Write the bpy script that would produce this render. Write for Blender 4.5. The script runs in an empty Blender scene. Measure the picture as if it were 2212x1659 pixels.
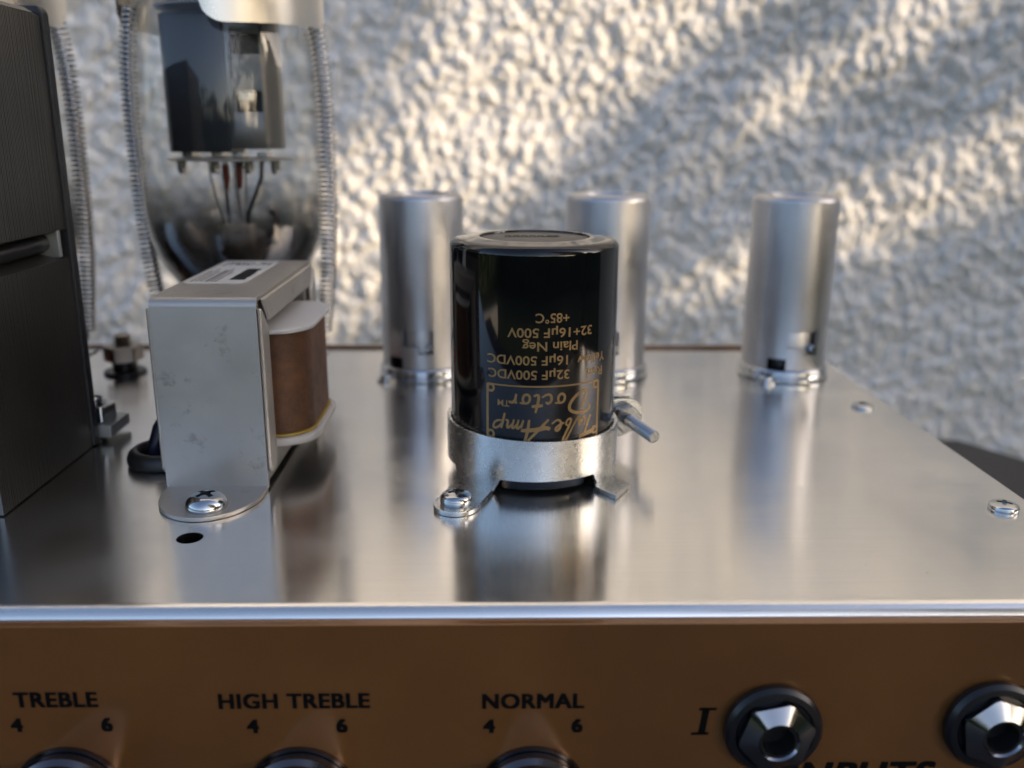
import bpy, bmesh, math, random
import numpy as np
from mathutils import Vector, Matrix
random.seed(7); np.random.seed(7)
R = math.radians
sc = bpy.context.scene
COL = sc.collection
MM = 0.001

# ------------------------------------------------------------------ camera
def cam_axes(pitch, yaw, roll):
    p, y, r = R(pitch), R(yaw), R(roll)
    f = Vector((math.sin(y)*math.cos(p), math.cos(y)*math.cos(p), -math.sin(p)))
    ri = Vector((math.cos(y), -math.sin(y), 0)); up = ri.cross(f)
    return ri*math.cos(r) + up*math.sin(r), up*math.cos(r) - ri*math.sin(r), f
cd = bpy.data.cameras.new('camera'); cam = bpy.data.objects.new('camera', cd); COL.objects.link(cam)
r_, u_, f_ = cam_axes(15.6, 1.2, 0.35)
M = Matrix((r_, u_, -f_)).transposed().to_4x4(); M.translation = Vector((0, 0, 71*MM))
cam.matrix_world = M
cd.sensor_width = 36; cd.lens = 1950/2212*36
cd.clip_start = 0.005; cd.clip_end = 200
cd.dof.use_dof = True; cd.dof.focus_distance = 0.168; cd.dof.aperture_fstop = 13.0
cd.dof.aperture_blades = 0
sc.camera = cam

# ------------------------------------------------------------------ sky, sun, exposure
SUN_EL, SUN_AZ = 15.0, 118.0            # azimuth clockwise from +Y (the wall's inward normal)
S = Vector((math.sin(R(SUN_AZ))*math.cos(R(SUN_EL)), math.cos(R(SUN_AZ))*math.cos(R(SUN_EL)), math.sin(R(SUN_EL))))
w = bpy.data.worlds.new('World'); sc.world = w; w.use_nodes = True
nt = w.node_tree; nt.nodes.clear()
sky = nt.nodes.new('ShaderNodeTexSky'); sky.sky_type = 'NISHITA'; sky.sun_disc = False
sky.sun_elevation = R(SUN_EL); sky.sun_rotation = R(SUN_AZ); sky.air_density = 0.6; sky.dust_density = 2.2; sky.ozone_density = 0.3
bg = nt.nodes.new('ShaderNodeBackground'); bg.inputs['Strength'].default_value = 0.15
wo = nt.nodes.new('ShaderNodeOutputWorld')
nt.links.new(sky.outputs[0], bg.inputs[0]); nt.links.new(bg.outputs[0], wo.inputs[0])
sl = bpy.data.lights.new('sun', 'SUN'); sl.energy = 2.0; sl.angle = R(0.53); sl.color = (1.0, 0.79, 0.54)
so = bpy.data.objects.new('sun', sl); COL.objects.link(so)
so.rotation_mode = 'QUATERNION'; so.rotation_quaternion = S.to_track_quat('Z', 'Y')
so.location = S*8
sc.view_settings.view_transform = 'Standard'; sc.view_settings.look = 'None'
sc.view_settings.gamma = 1; sc.view_settings.exposure = 1.45
sc.cycles.max_bounces = 10; sc.cycles.transparent_max_bounces = 16
sc.cycles.caustics_reflective = False; sc.cycles.caustics_refractive = False
sc.cycles.sample_clamp_indirect = 6.0

# ------------------------------------------------------------------ materials
def mat(name, color, rough=0.5, metal=0.0, **kw):
    m = bpy.data.materials.new(name); m.use_nodes = True
    b = m.node_tree.nodes['Principled BSDF']
    b.inputs['Base Color'].default_value = (*color, 1); b.inputs['Roughness'].default_value = rough
    b.inputs['Metallic'].default_value = metal
    for k, v in kw.items(): b.inputs[k.replace('_', ' ')].default_value = v
    return m
def tree(m):
    t = m.node_tree; return t, t.nodes['Principled BSDF'], t.nodes.new, t.links.new
def coords(t, scale=(1, 1, 1)):
    tc = t.nodes.new('ShaderNodeTexCoord'); mp = t.nodes.new('ShaderNodeMapping')
    mp.inputs['Scale'].default_value = scale; oi = t.nodes.new('ShaderNodeObjectInfo'); va = t.nodes.new('ShaderNodeVectorMath'); va.operation = 'ADD'
    t.links.new(tc.outputs['Object'], va.inputs[0]); t.links.new(oi.outputs['Location'], va.inputs[1])
    t.links.new(va.outputs[0], mp.inputs[0]); return mp.outputs[0]
def noise(t, vec, scale, detail=4, rough=0.55):
    n = t.nodes.new('ShaderNodeTexNoise'); n.inputs['Scale'].default_value = scale
    n.inputs['Detail'].default_value = detail; n.inputs['Roughness'].default_value = rough
    t.links.new(vec, n.inputs['Vector']); return n.outputs[0]
def ramp(t, fac, stops):
    r = t.nodes.new('ShaderNodeValToRGB'); e = r.color_ramp.elements
    while len(e) > len(stops): e.remove(e[-1])
    while len(e) < len(stops): e.new(1)
    for el, (p, c) in zip(e, stops):
        el.position = p; el.color = (*c, 1) if len(c) == 3 else c
    t.links.new(fac, r.inputs[0]); return r.outputs[0]
def g(v): return (v, v, v)
def mix(t, a, b, fac, mode='MULTIPLY'):
    n = t.nodes.new('ShaderNodeMix'); n.data_type = 'RGBA'; n.blend_type = mode
    n.inputs[0].default_value = fac
    t.links.new(a, n.inputs[6]); t.links.new(b, n.inputs[7]); return n.outputs[2]
def bump(t, b, h, strength, dist):
    n = t.nodes.new('ShaderNodeBump'); n.inputs['Strength'].default_value = strength; n.inputs['Distance'].default_value = dist
    t.links.new(h, n.inputs['Height'])
    if b.inputs['Normal'].is_linked: t.links.new(b.inputs['Normal'].links[0].from_socket, n.inputs['Normal'])
    t.links.new(n.outputs[0], b.inputs['Normal'])

def metal_mat(name, base, rmin, rmax, smudge=0.12, nscale=120, brushed=None, bstr=0.15, bdist=2e-5, specks=False):
    m = mat(name, base, rmin, 1.0); t, b, new, link = tree(m)
    v = coords(t)
    n1 = noise(t, v, nscale, 6, 0.62)
    link(ramp(t, n1, [(0.3, g(rmin)), (0.72, g(rmax))]), b.inputs['Roughness'])
    n2 = noise(t, v, nscale*0.45, 5, 0.6)
    col = ramp(t, n2, [(0.28, tuple(c*(1-smudge) for c in base)), (0.7, base)])
    if specks:
        n3 = noise(t, v, 900, 2, 0.5)
        col = mix(t, col, ramp(t, n3, [(0.20, (0.35, 0.3, 0.26)), (0.25, g(1.0))]), 1.0)
    link(col, b.inputs['Base Color'])
    if brushed:
        n4 = noise(t, coords(t, brushed), 1.0, 3, 0.6); bump(t, b, n4, bstr, bdist)
    else:
        bump(t, b, noise(t, v, 1500, 3), bstr, bdist)
    return m
ALU = metal_mat('brushed_aluminium', (0.93, 0.905, 0.87), 0.13, 0.21, 0.08, 38, (60, 5200, 60), 0.10, 2e-5, specks=True)
t, b, new, link = tree(ALU)
nb = noise(t, coords(t, (25, 2600, 25)), 1.0, 4, 0.65)
link(mix(t, b.inputs['Base Color'].links[0].from_socket, ramp(t, nb, [(0.3, g(0.93)), (0.65, g(1.0))]), 1.0), b.inputs['Base Color'])
nsm = noise(t, coords(t), 26, 3, 0.5)     # handling marks: duller patches
mx = new('ShaderNodeMix'); mx.data_type = 'FLOAT'; mx.inputs[3].default_value = 0.34
link(ramp(t, nsm, [(0.46, g(0.0)), (0.68, g(0.5))]), mx.inputs[0]); link(b.inputs['Roughness'].links[0].from_socket, mx.inputs[2]); link(mx.outputs[0], b.inputs['Roughness'])
b.inputs['Anisotropic'].default_value = 0.85
tv = new('ShaderNodeCombineXYZ'); tv.inputs[1].default_value = 1.0; link(tv.outputs[0], b.inputs['Tangent'])
CAN = metal_mat('satin_aluminium', (0.56, 0.56, 0.575), 0.30, 0.48, 0.22, 70, None, 0.12, 1.5e-5)
ZINC = metal_mat('zinc_plate', (0.60, 0.60, 0.58), 0.22, 0.32, 0.10, 420, None, 0.06, 1e-5)
BRIGHT = metal_mat('bright_zinc', (0.52, 0.54, 0.56), 0.10, 0.20, 0.1, 300, None, 0.1, 1e-5)
BOLTZ = metal_mat('bolt_zinc', (0.36, 0.375, 0.39), 0.2, 0.3, 0.1, 300)
SPRING = metal_mat('spring_steel', (0.50, 0.49, 0.485), 0.18, 0.3, 0.15, 300)
NICKEL = metal_mat('nickel', (0.66, 0.63, 0.58), 0.18, 0.3, 0.15, 200)
RETAIN = metal_mat('retainer_plate', (0.74, 0.71, 0.66), 0.26, 0.32, 0.05, 60)
CHROME = mat('chrome', (0.28, 0.28, 0.30), 0.12, 1.0)
KNOBM = mat('knob_metal', (0.13, 0.12, 0.125), 0.16, 1.0)
STEELDK = metal_mat('dark_bolt_steel', (0.34, 0.30, 0.26), 0.28, 0.42, 0.25, 300)
# tin plate of the choke frame, smudged
TIN = metal_mat('tin_plate', (0.53, 0.50, 0.465), 0.42, 0.56, 0.12, 110, None, 0.15, 2e-5)
t, b, new, link = tree(TIN)
v = coords(t, (1, 1, 1.0)); n = noise(t, v, 130, 8, 0.72)
dark = ramp(t, n, [(0.34, (0.66, 0.64, 0.62)), (0.42, g(1.0))])
link(mix(t, b.inputs['Base Color'].links[0].from_socket, dark, 0.75), b.inputs['Base Color'])

SLEEVE = mat('black_pvc_sleeve', (0.004, 0.004, 0.005), 0.07, 0, Specular_IOR_Level=0.5)
t, b, new, link = tree(SLEEVE); bump(t, b, noise(t, coords(t, (1, 1, 0.25)), 160, 3), 0.10, 2e-4)
CAPTOP = mat('capacitor_end', (0.035, 0.032, 0.03), 0.45); t, b, new, link = tree(CAPTOP)
bump(t, b, noise(t, coords(t), 2500, 3), 0.3, 5e-5)
RUBBER = mat('black_rubber', (0.012, 0.012, 0.013), 0.38)
BLKPLASTIC = mat('black_plastic', (0.010, 0.010, 0.012), 0.28)
GOLDINK = mat('gold_ink', (0.34, 0.205, 0.08), 0.38, 0.25)
INK = mat('black_ink', (0.003, 0.003, 0.003), 0.6, 0, Specular_IOR_Level=0.1)
GREYINK = mat('grey_ink', (0.10, 0.095, 0.09), 0.6)
PAPER = mat('white_sticker', (0.62, 0.60, 0.56), 0.45)
NYLON = mat('white_nylon', (0.66, 0.63, 0.60), 0.38, 0, Subsurface_Weight=0.15, Subsurface_Radius=(0.002, 0.0015, 0.001))
KRAFT = mat('brown_coil_paper', (0.17, 0.068, 0.026), 0.55); t, b, new, link = tree(KRAFT)
n1 = noise(t, coords(t, (1, 1, 1)), 220, 6, 0.7); n2 = noise(t, coords(t, (400, 400, 3500)), 1.0, 3)
link(ramp(t, n1, [(0.30, (0.045, 0.020, 0.010)), (0.70, (0.19, 0.080, 0.033))]), b.inputs['Base Color'])
bump(t, b, n2, 0.25, 1e-4); bump(t, b, n1, 0.15, 2e-4)
VARNISH = mat('yellow_varnish', (0.42, 0.27, 0.05), 0.25)
LAM = metal_mat('core_lamination', (0.20, 0.193, 0.18), 0.36, 0.46, 0.15, 60, None, 0.2, 5e-5)
LAMBLK = mat('black_tape', (0.016, 0.017, 0.020), 0.45); t, b, new, link = tree(LAMBLK)
bump(t, b, noise(t, coords(t), 900, 4), 0.6, 3e-4)
GALV = mat('galvanised_foot', (0.44, 0.47, 0.46), 0.42, 0.75)
COREGREY = mat('choke_core', (0.36, 0.35, 0.33), 0.45, 0.8)
ANODE = metal_mat('carbonised_anode', (0.060, 0.060, 0.068), 0.30, 0.42, 0.15, 90)
ANODEG = metal_mat('grey_anode', (0.26, 0.245, 0.23), 0.36, 0.46, 0.12, 90)
MICA = mat('mica', (0.42, 0.38, 0.34), 0.35, 0, Transmission_Weight=0.3)
STEM = mat('stem_glass', (0.42, 0.34, 0.25), 0.25)
REDBASE = mat('red_brown_socket', (0.22, 0.045, 0.03), 0.4)
WIRE = mat('lead_wire', (0.16, 0.14, 0.13), 0.35, 0.9)
NAVY = mat('navy_wire_sleeve', (0.008, 0.010, 0.028), 0.3)
TABLE = mat('dark_grey_tabletop', (0.028, 0.026, 0.027), 0.55)

# front panel: dark gold acrylic over brushed metal
PANEL = mat('gold_acrylic_panel', (0.150, 0.070, 0.024), 0.22, 0.35, Coat_Weight=0.4, Coat_Roughness=0.07)
t, b, new, link = tree(PANEL)
n1 = noise(t, coords(t, (30, 30, 4000)), 1.0, 3); bump(t, b, n1, 0.06, 5e-5)
n2 = noise(t, coords(t), 30, 4)
link(ramp(t, n2, [(0.3, (0.165, 0.070, 0.021)), (0.7, (0.225, 0.098, 0.030))]), b.inputs['Base Color'])

# thin glass: fresnel mix of clear and mirror, no refraction (a thin wall)
GLASS = bpy.data.materials.new('thin_glass'); GLASS.use_nodes = True
t = GLASS.node_tree; t.nodes.clear()
o = t.nodes.new('ShaderNodeOutputMaterial'); ms = t.nodes.new('ShaderNodeMixShader')
tr = t.nodes.new('ShaderNodeBsdfTransparent'); gl = t.nodes.new('ShaderNodeBsdfGlossy')
gl.inputs['Roughness'].default_value = 0.0; lwt = t.nodes.new('ShaderNodeLayerWeight'); lwt.inputs[0].default_value = 0.5
pw = t.nodes.new('ShaderNodeMath'); pw.operation = 'POWER'; pw.inputs[1].default_value = 4.5; t.links.new(lwt.outputs['Facing'], pw.inputs[0])
fr = t.nodes.new('ShaderNodeMath'); fr.operation = 'MULTIPLY_ADD'; fr.inputs[1].default_value = 0.85; fr.inputs[2].default_value = 0.06; t.links.new(pw.outputs[0], fr.inputs[0])
tr.inputs[0].default_value = (0.96, 0.965, 0.955, 1)
t.links.new(fr.outputs[0], ms.inputs[0]); t.links.new(tr.outputs[0], ms.inputs[1]); t.links.new(gl.outputs[0], ms.inputs[2])
bp = t.nodes.new('ShaderNodeBump'); bp.inputs['Strength'].default_value = 0.5; bp.inputs['Distance'].default_value = 4e-4
t.links.new(noise(t, coords(t, (1, 1, 0.35)), 90, 2), bp.inputs['Height'])
t.links.new(bp.outputs[0], gl.inputs['Normal'])
pw2 = t.nodes.new('ShaderNodeMath'); pw2.operation = 'POWER'; pw2.inputs[1].default_value = 3.0; t.links.new(lwt.outputs['Facing'], pw2.inputs[0])
t.links.new(ramp(t, pw2.outputs[0], [(0.0, (0.97, 0.975, 0.965)), (0.75, (0.60, 0.60, 0.585))]), tr.inputs[0])
t.links.new(ms.outputs[0], o.inputs[0])
# getter flash: a dark mirror film that thins out upward on the inside of the bulb
GETTER = bpy.data.materials.new('getter_flash'); GETTER.use_nodes = True
t = GETTER.node_tree; b = t.nodes['Principled BSDF']; b.inputs['Base Color'].default_value = (0.05, 0.046, 0.045, 1)
b.inputs['Metallic'].default_value = 0.9; b.inputs['Roughness'].default_value = 0.12
tc = t.nodes.new('ShaderNodeTexCoord'); sp = t.nodes.new('ShaderNodeSeparateXYZ'); t.links.new(tc.outputs['Object'], sp.inputs[0])
na = t.nodes.new('ShaderNodeMath'); na.operation = 'MULTIPLY_ADD'; na.inputs[1].default_value = 0.012; t.links.new(noise(t, coords(t), 120, 3), na.inputs[0]); t.links.new(sp.outputs[2], na.inputs[2])
mr = t.nodes.new('ShaderNodeMapRange'); mr.inputs[1].default_value = 0.046; mr.inputs[2].default_value = 0.066; mr.inputs[3].default_value = 0.94; mr.inputs[4].default_value = 0.0
t.links.new(na.outputs[0], mr.inputs[0]); t.links.new(mr.outputs[0], b.inputs['Alpha'])

STUCCO = mat('roughcast_render', (0.74, 0.72, 0.70), 0.95, 0, Specular_IOR_Level=0.05); t, b, new, link = tree(STUCCO)
link(ramp(t, noise(t, coords(t), 60, 5), [(0.3, (0.68, 0.665, 0.65)), (0.7, (0.78, 0.765, 0.745))]), b.inputs['Base Color'])
bump(t, b, noise(t, coords(t), 900, 4), 0.4, 6e-4)
GROUND = mat('lawn', (0.045, 0.07, 0.025), 0.9); t, b, new, link = tree(GROUND)
link(ramp(t, noise(t, coords(t), 9, 6), [(0.3, (0.030, 0.050, 0.016)), (0.7, (0.075, 0.095, 0.040))]), b.inputs['Base Color'])
LEAF = mat('leaf', (0.040, 0.075, 0.018), 0.5); BARK = mat('bark', (0.09, 0.065, 0.045), 0.85)

# ------------------------------------------------------------------ helpers
class MB:
    """collects geometry in millimetres, scene coordinates"""
    def __init__(s): s.v = []; s.f = []
    def add(s, vs, fs):
        k = len(s.v); s.v += [tuple(p) for p in vs]; s.f += [tuple(i+k for i in f) for f in fs]; return s
    def box(s, x0, x1, y0, y1, z0, z1):
        return s.add([(x, y, z) for x in (x0, x1) for y in (y0, y1) for z in (z0, z1)],
                     [(0,1,3,2), (4,6,7,5), (0,4,5,1), (2,3,7,6), (0,2,6,4), (1,5,7,3)])
    def prism(s, poly, h0, h1, fn=lambda a, b, h: (a, b, h)):
        n = len(poly); area = sum(poly[i][0]*poly[(i+1) % n][1]-poly[(i+1) % n][0]*poly[i][1] for i in range(n))
        if area < 0: poly = poly[::-1]
        vs = [fn(a, b, h0) for a, b in poly] + [fn(a, b, h1) for a, b in poly]
        return s.add(vs, [tuple(range(n))[::-1], tuple(range(n, 2*n))] + [(i, (i+1) % n, n+(i+1) % n, n+i) for i in range(n)])
    def lathe(s, prof, c=(0, 0, 0), n=64, ax=None, cap=True):
        """prof: (r, h) list; axis through c along ax"""
        ax = Vector(ax or (0, 0, 1)).normalized()
        q = Vector((0, 0, 1)).rotation_difference(ax); c = Vector(c)
        vs = []; fs = []; rings = []
        for r, h in prof:
            if r <= 1e-6: rings.append([len(vs)]); vs.append(c + q @ Vector((0, 0, h)))
            else:
                rings.append(list(range(len(vs), len(vs)+n)))
                vs += [c + q @ Vector((r*math.cos(2*math.pi*i/n), r*math.sin(2*math.pi*i/n), h)) for i in range(n)]
        for a, b in zip(rings, rings[1:]):
            for i in range(n):
                j = (i+1) % n
                if len(a) == 1: fs.append((a[0], b[j], b[i])[::-1] if False else (a[0], b[i], b[j])[::-1])
                elif len(b) == 1: fs.append((a[i], a[j], b[0]))
                else: fs.append((a[i], a[j], b[j], b[i]))
        return s.add(vs, fs)
    def tube(s, path, rad, n=10, closed=False):
        P = [Vector(p) for p in path]; m = len(P); vs = []; fs = []
        rads = rad if isinstance(rad, (list, tuple)) else [rad]*m
        nrm = None
        for i, p in enumerate(P):
            d = (P[(i+1) % m]-P[i-1]) if closed else (P[min(i+1, m-1)]-P[max(i-1, 0)])
            d.normalize()
            if nrm is None: nrm = d.orthogonal().normalized()
            nrm = (nrm - d*nrm.dot(d)).normalized(); bn = d.cross(nrm)
            vs += [p + (nrm*math.cos(2*math.pi*k/n) + bn*math.sin(2*math.pi*k/n))*rads[i] for k in range(n)]
        for i in range(m if closed else m-1):
            a, b2 = i*n, ((i+1) % m)*n
            fs += [(a+k, a+(k+1) % n, b2+(k+1) % n, b2+k) for k in range(n)]
        if not closed: fs += [tuple(range(n))[::-1], tuple(range((m-1)*n, m*n))]
        return s.add(vs, fs)
    def build(s, name, material, parent=None, origin=None, bevel=0, seg=2, smooth=35, recalc=True):
        base = Vector(parent['_o']) if parent is not None else Vector(origin or (0, 0, 0))
        me = bpy.data.meshes.new(name)
        me.from_pydata([tuple((Vector(p)-base)*MM) for p in s.v], [], s.f); me.update()
        if bevel or recalc:
            bm = bmesh.new(); bm.from_mesh(me)
            if recalc: bmesh.ops.recalc_face_normals(bm, faces=bm.faces)
            if bevel:
                ed = [e for e in bm.edges if len(e.link_faces) == 2 and e.calc_face_angle(0) > R(30)]
                bmesh.ops.bevel(bm, geom=ed, offset=bevel*MM, segments=seg, affect='EDGES', profile=0.5, clamp_overlap=True)
            bm.to_mesh(me); bm.free()
        ob = finish(name, me, material, parent, smooth)
        if bevel and smooth: weighted(ob)
        if parent is None: ob.location = base*MM; ob['_o'] = list(base)
        else: ob['_o'] = list(base)
        return ob
def weighted(ob):
    md = ob.modifiers.new('weighted_normal', 'WEIGHTED_NORMAL'); md.keep_sharp = True; md.weight = 50
def finish(name, me, material, parent, smooth=35):
    me.materials.clear(); me.materials.append(material)
    if smooth:
        me.polygons.foreach_set('use_smooth', [True]*len(me.polygons)); me.set_sharp_from_angle(angle=R(smooth))
    ob = bpy.data.objects.new(name, me); COL.objects.link(ob)
    if parent is not None: ob.parent = parent
    return ob
def thing(name, label, cat, loc, group=None):
    o = bpy.data.objects.new(name, None); COL.objects.link(o); o.empty_display_size = 0.01
    o.location = Vector(loc)*MM; o['_o'] = list(loc); tag(o, label, cat, group); return o
def tag(o, label, cat, group=None):
    o['label'] = label; o['category'] = cat
    if group: o['group'] = group
    return o
def child_root(o): return o       # parts share their thing's origin
def boolean(ob, cutters):
    for c in cutters:
        md = ob.modifiers.new('cut', 'BOOLEAN'); md.object = c; md.operation = 'DIFFERENCE'; md.solver = 'EXACT'
    bpy.context.view_layer.update()
    dg = bpy.context.evaluated_depsgraph_get()
    me = bpy.data.meshes.new_from_object(ob.evaluated_get(dg)); old = ob.data
    ob.modifiers.clear(); ob.data = me; bpy.data.meshes.remove(old)
    for c in cutters:
        m2 = c.data; bpy.data.objects.remove(c); bpy.data.meshes.remove(m2)
    return ob
def text_mesh(body, size, bold=0.0, shear=0.0, spacing=1.0, align='CENTER'):
    """list of verts (mm) and faces of a flat text, cap height about 0.7*size"""
    cu = bpy.data.curves.new('txt', 'FONT'); cu.body = body; cu.size = size*MM; cu.offset = bold*MM; cu.shear = shear
    cu.align_x = align; cu.space_character = spacing; cu.resolution_u = 4; cu.fill_mode = 'FRONT'
    ob = bpy.data.objects.new('txt', cu); COL.objects.link(ob); bpy.context.view_layer.update()
    me = bpy.data.meshes.new_from_object(ob.evaluated_get(bpy.context.evaluated_depsgraph_get()))
    vs = [(v.co.x/MM, v.co.y/MM) for v in me.vertices]; fs = [tuple(p.vertices) for p in me.polygons]
    bpy.data.objects.remove(ob); bpy.data.curves.remove(cu); bpy.data.meshes.remove(me)
    return vs, fs
def ribbon(pts, width, smooth=4):
    """brush stroke through pts (2D) as a filled strip with round ends"""
    P = [Vector(p) for p in pts]
    for _ in range(smooth and 2):
        Q = [P[0]]
        for a, b in zip(P, P[1:]): Q += [a*0.75+b*0.25, a*0.25+b*0.75]
        Q.append(P[-1]); P = Q
    n = len(P); vs = []; fs = []
    for i, p in enumerate(P):
        d = (P[min(i+1, n-1)]-P[max(i-1, 0)]).normalized(); q = Vector((-d.y, d.x))
        tt = i/(n-1); wd = width*(0.55+0.45*math.sin(math.pi*(0.12+0.8*tt)))
        vs += [tuple(p+q*wd/2), tuple(p-q*wd/2)]
    fs = [(2*i, 2*i+1, 2*i+3, 2*i+2) for i in range(n-1)]
    return vs, fs
def rounded_rect(x0, x1, y0, y1, r, n=6):
    out = []
    for cx, cy, a in ((x1-r, y1-r, 0), (x0+r, y1-r, 90), (x0+r, y0+r, 180), (x1-r, y0+r, 270)):
        out += [(cx+r*math.cos(R(a+90*i/n)), cy+r*math.sin(R(a+90*i/n))) for i in range(n+1)]
    return out
def hull(pts):
    pts = sorted(set(pts))
    def half(ps):
        h = []
        for p in ps:
            while len(h) > 1 and (h[-1][0]-h[-2][0])*(p[1]-h[-2][1])-(h[-1][1]-h[-2][1])*(p[0]-h[-2][0]) <= 0: h.pop()
            h.append(p)
        return h
    return half(pts)[:-1] + half(pts[::-1])[:-1]
def circ(cx, cy, r, n=32): return [(cx+r*math.cos(2*math.pi*i/n), cy+r*math.sin(2*math.pi*i/n)) for i in range(n)]

_screw = {}
def screw_head(r, h, parent, pos, name='screw', dome=0.6, material=None, rot=20, tilt=(0, 0)):
    """pan head with a cross recess; mesh shared between alike screws"""
    key = (r, h, dome)
    if key not in _screw:
        prof = [(0, 0), (r*0.97, 0), (r, h*0.12), (r, h*(1-dome))]
        prof += [(r*math.cos(R(a))**0.75, h*(1-dome)+h*dome*math.sin(R(a))) for a in (18, 36, 52, 66, 78)] + [(0, h)]
        o = MB().lathe(prof, n=40).build('screw', BRIGHT)
        cut = []
        for a in (0, 90):
            m = MB().box(-r*0.50, r*0.50, -r*0.13, r*0.13, h*0.45, h*2)
            c = m.build('cut', BRIGHT); c.rotation_euler.z = R(a); cut.append(c)
        cut.append(MB().lathe([(0, h*0.35), (r*0.24, h*0.45), (r*0.26, h*2), (0, h*2)], n=16).build('cut', BRIGHT))
        boolean(o, cut); me = o.data
        me.polygons.foreach_set('use_smooth', [True]*len(me.polygons)); me.set_sharp_from_angle(angle=R(30))
        bpy.data.objects.remove(o); _screw[key] = me
    ob = bpy.data.objects.new(name, _screw[key]); COL.objects.link(ob)
    if not ob.data.materials: ob.data.materials.append(material or BRIGHT)
    ob.parent = parent; ob.location = (Vector(pos)-Vector(parent['_o']))*MM
    ob.rotation_euler = (R(tilt[0]), R(tilt[1]), R(rot)); return ob
def hexpts(af, cx=0, cy=0, rot=0):
    rr = af/2/math.cos(math.pi/6); return [(cx+rr*math.cos(R(rot+60*i)), cy+rr*math.sin(R(rot+60*i))) for i in range(6)]
def thread(mb, c, ax, r, h0, h1, pitch):
    prof = [(0, h0), (r*0.8, h0)]; z = h0
    while z < h1-pitch*0.6:
        prof += [(r*0.74, z), (r, z+pitch*0.4), (r, z+pitch*0.52), (r*0.74, z+pitch*0.92)]; z += pitch
    prof += [(r*0.8, h1), (0, h1)]
    return mb.lathe(prof, c, 24, ax)

# ------------------------------------------------------------------ setting: ground, wall, table
gm = MB().add([(-30000, -30000, -860), (30000, -30000, -860), (30000, 30000, -860), (-30000, 30000, -860)], [(0, 1, 2, 3)])
go = gm.build('ground', GROUND, smooth=0); go['kind'] = 'structure'

WY = 600.0
def axis_pts(lo, hi, step, far_lo, far_hi):
    a = list(np.arange(lo, hi, step)); x = hi; d = step
    while x < far_hi: a.append(x); d *= 1.12; x += d
    a.append(far_hi); x = lo; d = step; pre = []
    while True:
        d *= 1.12; x -= d
        if x <= far_lo: break
        pre.append(x)
    pre.append(far_lo); return np.array(pre[::-1]+a)
def vnoise(X, Z, s, seed):
    rs = np.random.RandomState(seed); T = rs.rand(128, 128)
    x, z = X/s, Z/s; xi, zi = np.floor(x).astype(int), np.floor(z).astype(int); fx, fz = x-xi, z-zi
    fx, fz = fx*fx*(3-2*fx), fz*fz*(3-2*fz); q = lambda a, b: T[a % 128, b % 128]
    return (q(xi, zi)*(1-fx)+q(xi+1, zi)*fx)*(1-fz)+(q(xi, zi+1)*(1-fx)+q(xi+1, zi+1)*fx)*fz
def roughcast(X, Z):
    """lumps of thrown render: soft drops of uneven size over an uneven coat"""
    X = X + 4*(vnoise(X, Z, 9, 3)-.5); Z = Z + 4*(vnoise(X, Z, 9, 4)-.5)
    H = np.zeros_like(X)
    for cw, ch, amp, seed in ((8.4, 11.0, 4.0, 11), (5.2, 6.4, 2.9, 12), (3.0, 3.5, 1.6, 13)):
        rs = np.random.RandomState(seed); N = 256
        jx, jz, rr, hh = rs.rand(N, N), rs.rand(N, N), 0.38+0.34*rs.rand(N, N), rs.rand(N, N)
        ci, cj = np.floor(X/cw).astype(int), np.floor(Z/ch).astype(int); B = np.zeros_like(X)
        for di in (-1, 0, 1):
            for dj in (-1, 0, 1):
                a, b2 = (ci+di) % N, (cj+dj) % N
                dx = X/cw-(ci+di+jx[a, b2]); dz = Z/ch-(cj+dj+jz[a, b2])
                d2 = (dx*dx+dz*dz)/rr[a, b2]**2
                B = np.maximum(B, np.clip(1-d2, 0, 1)**0.6*(0.25+0.75*hh[a, b2]))
        H = H + 1.25*amp*B*(0.7+0.3*(H < amp))
    return H + 5*(vnoise(X, Z, 40, 5)-.5) + 1.6*(vnoise(X, Z, 2.6, 6)-.5)
xs = axis_pts(-330, 420, 1.25, -2600, 4200); zs = axis_pts(-150, 330, 1.25, -860, 1900)
X, Z = np.meshgrid(xs, zs); Y = WY - roughcast(X, Z) + 4
nx, nz = len(xs), len(zs)
V = np.stack([X, Y-WY, Z], -1).reshape(-1, 3)*MM
I = np.arange(nx*nz).reshape(nz, nx)
F = np.stack([I[:-1, :-1], I[:-1, 1:], I[1:, 1:], I[1:, :-1]], -1).reshape(-1, 4)
me = bpy.data.meshes.new('roughcast_wall')
me.vertices.add(len(V)); me.vertices.foreach_set('co', V.ravel())
me.loops.add(F.size); me.loops.foreach_set('vertex_index', F.ravel())
me.polygons.add(len(F)); me.polygons.foreach_set('loop_start', np.arange(0, F.size, 4)); me.polygons.foreach_set('loop_total', np.full(len(F), 4))
me.update(calc_edges=True); me.validate()
wall = finish('roughcast_wall', me, STUCCO, None, 0)
me.polygons.foreach_set('use_smooth', [True]*len(me.polygons))
wall.location = (0, WY*MM, 0)
tag(wall, 'white roughcast wall behind the amplifier, dappled with warm sunlight', 'wall')

# unseen low white wall added at the left to give the metal a warm reflection
lw = MB().box(-1750, -1600, -1100, 560, -860, -330).build('reflector_wall', STUCCO, origin=(-1675, -300, -860), bevel=12)
tag(lw, 'unseen low white wall added at the left for warm reflections in the metal', 'wall')

tb = thing('table', 'dark grey table top with clipped corner below the chassis', 'table', (0, 180, -860))
tp = [(-420, -40), (205, -40), (233, -12), (233, 366), (216, 394), (-420, 394)]
MB().prism(tp, -90, -65.2).build('tabletop', TABLE, tb, bevel=2)
for x in (-390, 190):
    for y in (0, 350): MB().box(x-20, x+20, y-20, y+20, -860, -90.2).build('leg', TABLE, tb, bevel=2)

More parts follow.
